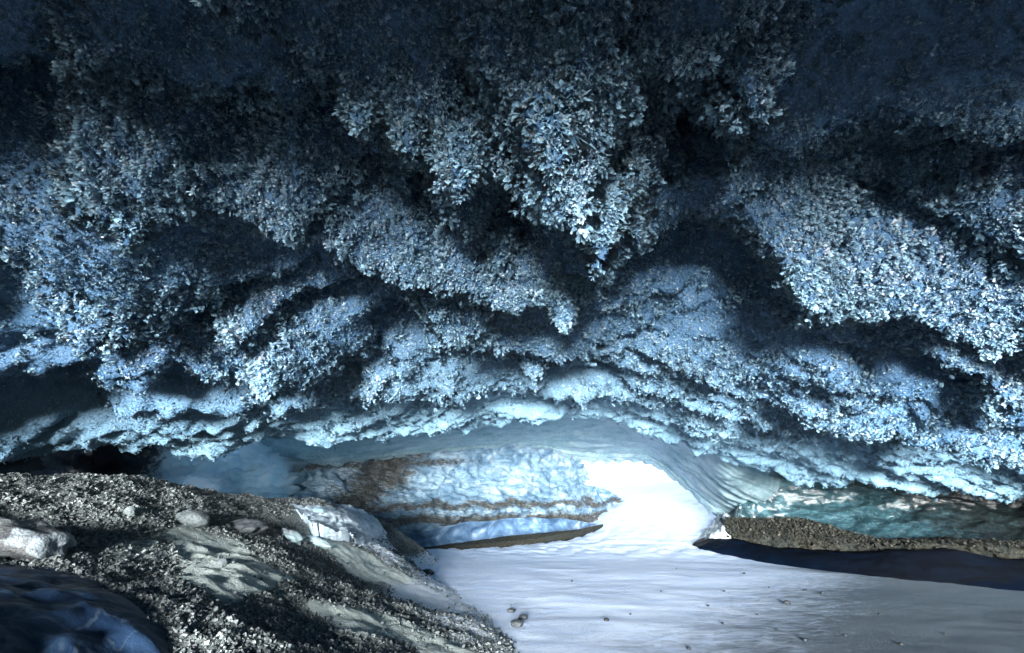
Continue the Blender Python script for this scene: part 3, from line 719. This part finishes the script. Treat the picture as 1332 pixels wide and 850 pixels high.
wall('recessed_ice_band', 'dark streaky blue ice band at the foot of the scalloped wall', 'ice band',
     [[(490, 712, 12.0), (520, 700, 12.6), (600, 682, 13.8), (680, 675, 14.8), (735, 676, 15.6), (775, 682, 17.2)],
      [(490, 716, 12.1), (520, 708, 12.8), (600, 694, 14.0), (680, 686, 15.0), (735, 684, 15.7), (775, 686, 17.2)],
      [(490, 722, 12.0), (520, 716, 12.6), (600, 708, 13.7), (680, 698, 14.7), (735, 692, 15.5), (775, 690, 17.2)]],
     ice_mat('streaky blue ice', [(.3, (.03, .07, .14)), (.55, (.12, .22, .36)), (.75, (.45, .58, .70))], .35, ((8, .7, .05), (40, .4, .01)), (1, 1, 1), dist=2.5), 30, 160, .06, back=(0, .6, 0))
wall('silt_strip', 'thin tan silt strip lying between the snow floor and the streaky blue ice', 'silt strip',
     [[(540, 712, 13.0), (600, 706, 13.5), (640, 700, 13.9), (700, 694, 14.4), (745, 689, 14.9), (785, 682, 16.4)],
      [(540, 714, 12.8), (600, 710, 13.2), (640, 707, 13.5), (700, 700, 14.1), (745, 692, 14.7), (785, 684, 16.4)]], M_dirt, 12, 120, .03, back=(0, .3, -.25))

# the smooth roof between the frost and the exit
wall('smooth_ice_arch', 'smooth grey-green ice arch with pale ribs sweeping down beside the bright exit', 'ice arch',
     [[(290, 560, 10.6), (420, 552, 8.6), (520, 545, 8.8), (620, 535, 9.0), (700, 520, 9.0), (760, 515, 9.0), (810, 515, 9.0), (860, 525, 9.0), (905, 550, 9.2), (950, 580, 9.6), (1030, 600, 13.2)],
      [(290, 582, 11.0), (420, 580, 10.2), (520, 572, 10.8), (620, 562, 11.6), (700, 555, 12.0), (760, 552, 12.2), (810, 555, 12.2), (860, 570, 12.2), (905, 598, 11.8), (955, 635, 11.8), (1030, 665, 14.2)],
      [(290, 596, 11.6), (420, 597, 11.6), (520, 588, 12.8), (620, 578, 14.0), (700, 575, 14.8), (760, 580, 15.2), (810, 583, 15.4), (850, 592, 15.4), (890, 620, 14.8), (935, 655, 14.0), (1000, 685, 14.6)],
      [(290, 606, 12.2), (420, 606, 12.2), (520, 597, 13.6), (620, 590, 15.0), (700, 586, 16.2), (752, 600, 16.8), (800, 602, 17.0), (840, 602, 16.8), (880, 628, 16.0), (922, 663, 15.0), (955, 690, 14.2)]],
     M_arch, 110, 320, .07, (1.3, 1.3, 1.3), (0, .3, .7), None, 0, ridge=.10, jag=.16)

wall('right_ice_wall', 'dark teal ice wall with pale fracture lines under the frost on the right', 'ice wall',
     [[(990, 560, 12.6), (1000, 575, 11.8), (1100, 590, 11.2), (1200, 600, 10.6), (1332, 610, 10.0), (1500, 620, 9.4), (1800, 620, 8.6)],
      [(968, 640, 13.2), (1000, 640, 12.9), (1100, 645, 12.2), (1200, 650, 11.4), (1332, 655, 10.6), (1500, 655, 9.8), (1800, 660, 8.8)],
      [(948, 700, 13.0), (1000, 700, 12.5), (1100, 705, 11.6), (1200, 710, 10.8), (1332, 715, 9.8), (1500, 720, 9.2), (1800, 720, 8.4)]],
     M_right, 70, 260, .14, (1, 1, 2.2), (.5, 1.2, .3), lambda px, py, G: .75 * sstep(1020, 1260, px - 1.2 * (py - 650)), .02)  # darkens to the right: fall-off of light painted in colour
wall('dirt_ledge', 'rough tan gravel ledge above the dark ice bank on the right', 'dirt ledge',
     [[(944, 675, 13.2), (990, 676, 12.5), (1045, 676, 11.8), (1090, 688, 11.2), (1150, 703, 10.5), (1240, 705, 9.6), (1332, 707, 8.8), (1500, 715, 7.8)],
      [(944, 682, 12.9), (990, 688, 12.1), (1045, 694, 11.3), (1090, 702, 10.8), (1150, 708, 10.1), (1240, 708, 9.3), (1332, 712, 8.5), (1500, 720, 7.5)],
      [(944, 706, 12.9), (990, 712, 12.1), (1045, 718, 11.3), (1090, 722, 10.8), (1150, 720, 10.2), (1240, 722, 9.4), (1332, 730, 8.6), (1500, 745, 7.6)]],
     M_dirt, 50, 300, .06, (3, 3, 4), (.2, .8, 0), None, .04)
Gl = loft([[(944, 675, 13.2), (990, 676, 12.5), (1045, 676, 11.8), (1090, 688, 11.2), (1150, 703, 10.5), (1240, 705, 9.6), (1332, 707, 8.8)],
      [(944, 682, 12.85), (990, 688, 12.05), (1045, 694, 11.25), (1090, 702, 10.75), (1150, 708, 10.05), (1240, 708, 9.25), (1332, 712, 8.45)],
      [(944, 706, 12.85), (990, 712, 12.05), (1045, 718, 11.25), (1090, 722, 10.75), (1150, 720, 10.15), (1240, 722, 9.35), (1332, 730, 8.55)]], 30, 200)
P, N, i, j = surf_sample(Gl, 6500, (sstep(9.5, 5.5, Gl[..., 0]) + .12) * (sstep(22, 8, np.arange(30))[:, None] + .08)); nL = normals(Gl)[i, j]; P = P + nL * rng.uniform(-.02, .05, len(P))[:, None]
S = np.clip(.015 * rng.lognormal(0, .6, len(P)), .006, .09)
Vs, Fs, Ts, k = [], [], [], 0
kd = rng.integers(0, 12, len(P))
for q, (pv, pf) in enumerate(STONES):
    m = kd == q; n = m.sum(); M = rot_to(rng.normal(0, 1, (n, 3)), rng.uniform(0, 6.28, n))
    v = np.einsum('nij,nvj->nvi', M, pv[None] * S[m][:, None, None]) + P[m][:, None, :]
    Vs.append(v.reshape(-1, 3)); Fs.append((pf[None] + (k + np.arange(n) * 8)[:, None, None]).reshape(-1, 3)); k += n * 8; Ts.append(np.repeat(rng.random(n) ** 1.6, 8))
s = NT('ledge stones'); M_ls = s.fin(s.ramp(s.attr('tone'), [(0, (.012, .014, .012)), (.6, (.028, .03, .026)), (1, (.085, .085, .068))]), .7, None, .2)
tag(mesh_obj('ledge_gravel', np.concatenate(Vs), np.concatenate(Fs), M_ls, None, False, {'tone': np.concatenate(Ts)}), 'tan and dark grit crusting the ledge on the right side of the cave', 'gravel', kind='stuff')
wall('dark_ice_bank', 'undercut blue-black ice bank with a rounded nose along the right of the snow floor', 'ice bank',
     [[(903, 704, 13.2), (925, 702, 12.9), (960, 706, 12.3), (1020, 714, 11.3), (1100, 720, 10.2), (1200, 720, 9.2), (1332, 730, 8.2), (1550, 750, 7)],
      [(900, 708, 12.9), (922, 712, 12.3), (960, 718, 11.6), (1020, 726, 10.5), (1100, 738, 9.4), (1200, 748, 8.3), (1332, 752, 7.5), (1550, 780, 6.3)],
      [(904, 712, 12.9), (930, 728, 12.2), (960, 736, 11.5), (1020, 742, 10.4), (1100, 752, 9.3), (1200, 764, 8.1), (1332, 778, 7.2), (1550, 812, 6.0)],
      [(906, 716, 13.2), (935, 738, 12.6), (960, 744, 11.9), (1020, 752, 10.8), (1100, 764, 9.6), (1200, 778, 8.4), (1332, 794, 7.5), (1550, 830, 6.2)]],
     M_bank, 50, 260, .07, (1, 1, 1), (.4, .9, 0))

# unseen outer hull beside the cave, added to keep stray light out
for nm, x0, y0, x1, y1 in (('glacier_blocker', -10.3, -7, -10.3, 13), ('glacier_blocker', 13.2, -7, 13.2, 13), ('glacier_blocker', 13.2, 13, 7.0, 17.5)):
    t = np.linspace(0, 1, 60)[None]; zz = np.linspace(-1, 5.5, 20)[:, None]
    gx_ = x0 + (x1 - x0) * t + 0 * zz; gy_ = y0 + (y1 - y0) * t + 0 * zz
    G_ = np.stack([gx_, gy_, zz + 0 * t], -1); G_ = G_ + normals(G_) * (.4 * fbm(gx_ * .6, gy_ * .6, zz * .6 + 0 * t, 4))[..., None]
    out_ = np.array([-(y1 - y0), (x1 - x0), 0]) / math.hypot(x1 - x0, y1 - y0) * (1.0 if x0 < 0 else -1.0)
    tag(shell(nm, G_, M_blocker, out_ * 2.0), 'unseen glacier flank beside the cave, added to block light', 'glacier', kind='structure')

# ================================================================== rocks and ice pieces lying on the bank
def blob(c, size, mat, name, parent=None, sd=0, rough=.22, freq=1.6, planar=.5, rz=0.0, tilt=0.0, attrf=None, res=3):
    import bmesh
    bm = bmesh.new(); bmesh.ops.create_icosphere(bm, subdivisions=res + 1, radius=1.0)
    V = np.array([v.co[:] for v in bm.verts]); Fc = np.array([[v.index for v in f.verts] for f in bm.faces]); bm.free()
    r = np.random.default_rng(sd)
    for _ in range(9):                         # broken flat faces
        n = r.normal(size=3); n /= np.linalg.norm(n); h = r.uniform(.62, .88)
        e = V @ n - h; V = np.where(e[:, None] > 0, V - planar * e[:, None] * n, V)
    d = rough * fbm(V[:, 0] * freq + sd * 3, V[:, 1] * freq, V[:, 2] * freq, 4)
    V = V * (1 + d)[:, None]
    V = V * np.array(size)
    ct, st = math.cos(tilt), math.sin(tilt); cz_, sz_ = math.cos(rz), math.sin(rz)
    V = V @ np.array([[ct, 0, -st], [0, 1, 0], [st, 0, ct]]); V = V @ np.array([[cz_, sz_, 0], [-sz_, cz_, 0], [0, 0, 1]])
    V = V + np.array(c)
    return mesh_obj(name, V, Fc, mat, parent, True)
def rock_mat(name, a, b, cap=None, capn=(0, 0, 1), lo=.3, hi=.6):
    s = NT(name); c = s.ramp(s.noise(9, 6), [(.3, a), (.7, b)])
    if cap:
        g = s.n('ShaderNodeNewGeometry'); dt = s.n('ShaderNodeVectorMath', operation='DOT_PRODUCT'); s.l(g.outputs['Normal'], dt.inputs[0]); dt.inputs[1].default_value = Vector(capn).normalized()
        ad = s.n('ShaderNodeMath', operation='MULTIPLY_ADD'); s.l(s.noise(12, 4), ad.inputs[0]); ad.inputs[1].default_value = .5; s.l(dt.outputs['Value'], ad.inputs[2])
        c = s.mix(s.ramp(ad.outputs[0], [(lo + .2, 0.), (hi + .2, 1.)]), c, cap)
    return s.fin(c, .5, s.bump(s.noise(45, 5), .7, .02), .4)
M_rk = rock_mat('grey rock', (.013, .017, .02), (.05, .06, .068)); M_rkcap = rock_mat('frosted rock', (.010, .012, .014), (.05, .056, .06), (.15, .18, .20), (1, -.2, .3), .65, 1.1)
M_pale = rock_mat('silt covered ice', (.05, .065, .07), (.15, .18, .19)); M_grn = rock_mat('green grey rock', (.05, .065, .055), (.15, .18, .15))
M_icep = ice_mat('clear pale ice', [(.3, (.18, .28, .32)), (.6, (.34, .44, .46)), (.8, (.55, .6, .56))], .15, ((6, .5, .03),), spec=.6)
def rock(name, cat, label, px, py, sz, mat, sd, up=.12, **k):
    c = bank_hit(px, py); c[2] += sz[2] * up
    return tag(blob(c, sz, mat, name, None, sd, **k), label, cat)
rock('boulder', 'boulder', 'dark hollowed boulder with a frosted white right end above the blue ice mound', 30, 712, (.30, .20, .15), M_rkcap, 1, tilt=.25, rz=.2)
rock('boulder', 'boulder', 'long dark slab leaning behind the frosted boulder at far left', 20, 694, (.24, .14, .07), M_rk, 2, tilt=.1)
rock('ice_lump', 'ice lump', 'small pale oval ice lump high on the gravel bank', 168, 670, (.055, .05, .07), M_pale, 3, planar=.1, rough=.06)
rock('ice_lump', 'ice lump', 'rounded pale-tipped ice lump in the middle of the gravel bank', 250, 678, (.17, .12, .09), M_pale, 4, planar=.15, rough=.10, tilt=.2)
rock('boulder', 'boulder', 'angular grey boulder with a dark hollow beneath, right of the pale ice lump', 322, 690, (.24, .17, .10), M_rk, 5, rz=-.3)
rock('boulder', 'boulder', 'smooth green-grey boulder on the snowy shelf', 441, 682, (.20, .16, .14), M_grn, 6, planar=.3, rough=.1)
rock('boulder', 'boulder', 'dark wedge-shaped rock left of the green-grey boulder', 416, 683, (.13, .11, .12), M_rk, 7, tilt=.5)
rock('ice_lump', 'ice lump', 'flat bluish ice lump behind the dark wedge-shaped rock', 405, 668, (.22, .14, .07), M_blue, 8)
rock('pebble', 'pebble', 'single round pebble resting on the smooth silt patch', 289, 733, (.045, .04, .035), M_pale, 9, planar=.1, rough=.05)
rock('ice_lens', 'ice piece', 'curled glassy white ice piece on the bank beside brown gravel', 378, 700, (.20, .12, .07), M_icep, 10, tilt=.35, rz=-.5)
rock('ice_lens', 'ice piece', 'low glassy ice fin trailing right of the curled ice piece', 412, 706, (.24, .10, .05), M_icep, 12, tilt=.25, rz=-.4)
# frozen shelf
wall('frozen_shelf', 'white fluted frozen shelf at the far end of the gravel bank', 'ice shelf',
     [[(370, 654, 7.5), (410, 652, 8.0), (450, 656, 8.6), (485, 672, 9.4), (508, 700, 10.2)],
      [(385, 664, 6.8), (425, 662, 7.4), (462, 668, 8.1), (492, 684, 9.0), (512, 708, 10.0)],
      [(400, 672, 6.4), (440, 672, 6.9), (476, 684, 7.6), (500, 702, 8.6), (516, 716, 9.8)],
      [(405, 682, 6.1), (445, 690, 6.5), (478, 704, 7.2), (502, 716, 8.3), (520, 722, 9.6)]], ice_mat('silty white ice', [(.3, (.14, .20, .25)), (.5, (.32, .41, .48)), (.7, (.5, .6, .68))], .5, ((14, .8, .03), (60, .4, .008)), (1, 1, 1)), 50, 120, .05, (3, 3, 2), (-.2, .8, -.4), ridge=.05)
# blue-black ice mound in the lower left corner
mz = bank_z(BX, BY) + .08 * in_poly(PX, PY, mound_px, 34) ** .7 - .035 + .012 * fbm(BX * 3, BY * 3, BX * 0, 3)
ii = np.where((by > 1.0) & (by < 3.6))[0]; jj = np.where((bx > -5) & (bx < -.6))[0]
G_ = np.stack([BX, BY, mz], -1)[ii[0]:ii[-1], jj[0]:jj[-1]]
md = shell('ice_mound', G_, M_mound, np.array([0, 0, -.3])); tag(md, 'smooth blue-black ice mound bulging from the gravel in the lower left corner', 'ice mound')
# frosted rock at the foot of the exit slope
wall('frosted_rock', 'craggy frosted rock where the snow slope meets the dark ice bank', 'rock',
     [[(918, 702, 13.6), (934, 684, 13.9), (946, 668, 14.0), (962, 684, 13.6)], [(912, 706, 13.2), (930, 694, 13.1), (946, 684, 13.0), (964, 696, 12.8)], [(912, 712, 13.1), (930, 712, 12.9), (945, 712, 12.8), (966, 714, 12.7)]],
     rock_mat('frosted crag', (.2, .24, .27), (.6, .68, .75)), 30, 40, .10, (5, 5, 5), (.1, .6, 0))
# small stones lying on the snow
M_peb = rock_mat('dark pebble', (.005, .007, .009), (.02, .025, .03))
for q, (px, py, r_) in enumerate([(1024, 786, .05), (1047, 769, .03), (942, 770, .022), (921, 789, .02), (968, 747, .03), (1048, 834, .025), (1173, 840, .025), (940, 812, .018), (896, 845, .02), (1070, 773, .035),
                    (744, 757, .02), (789, 808, .03), (1145, 800, .022), (1100, 828, .018), (1000, 765, .02), (860, 770, .015), (820, 800, .014), (1010, 820, .015), (1230, 826, .02), (985, 800, .015), (880, 740, .015)]):
    p = floor_hit(px, py)
    tag(blob((p[0], p[1], p[2] + r_ * .3), (r_, r_ * .8, r_ * .6), M_peb, 'small_stone', None, 100 + q, res=1), 'tiny dark stone lying on the open snow floor', 'stone', 'small stones scattered on the snow floor')
for q, (px, py, r_, lb) in enumerate([(673, 815, .07, 'larger dark stone of the close pair at the foot of the gravel bank'), (680, 806, .055, 'smaller dark stone of the close pair at the foot of the gravel bank'),
                    (665, 797, .05, 'lone dark stone just behind the close pair at the foot of the gravel bank'), (556, 748, .11, 'snow-dusted flat stone near the upper edge of the snow floor')]):
    p = floor_hit(px, py)
    tag(blob((p[0], p[1], p[2] + r_ * .3), (r_, r_ * .8, r_ * .6), M_rk, 'stone', None, 140 + q, res=2), lb, 'stone')
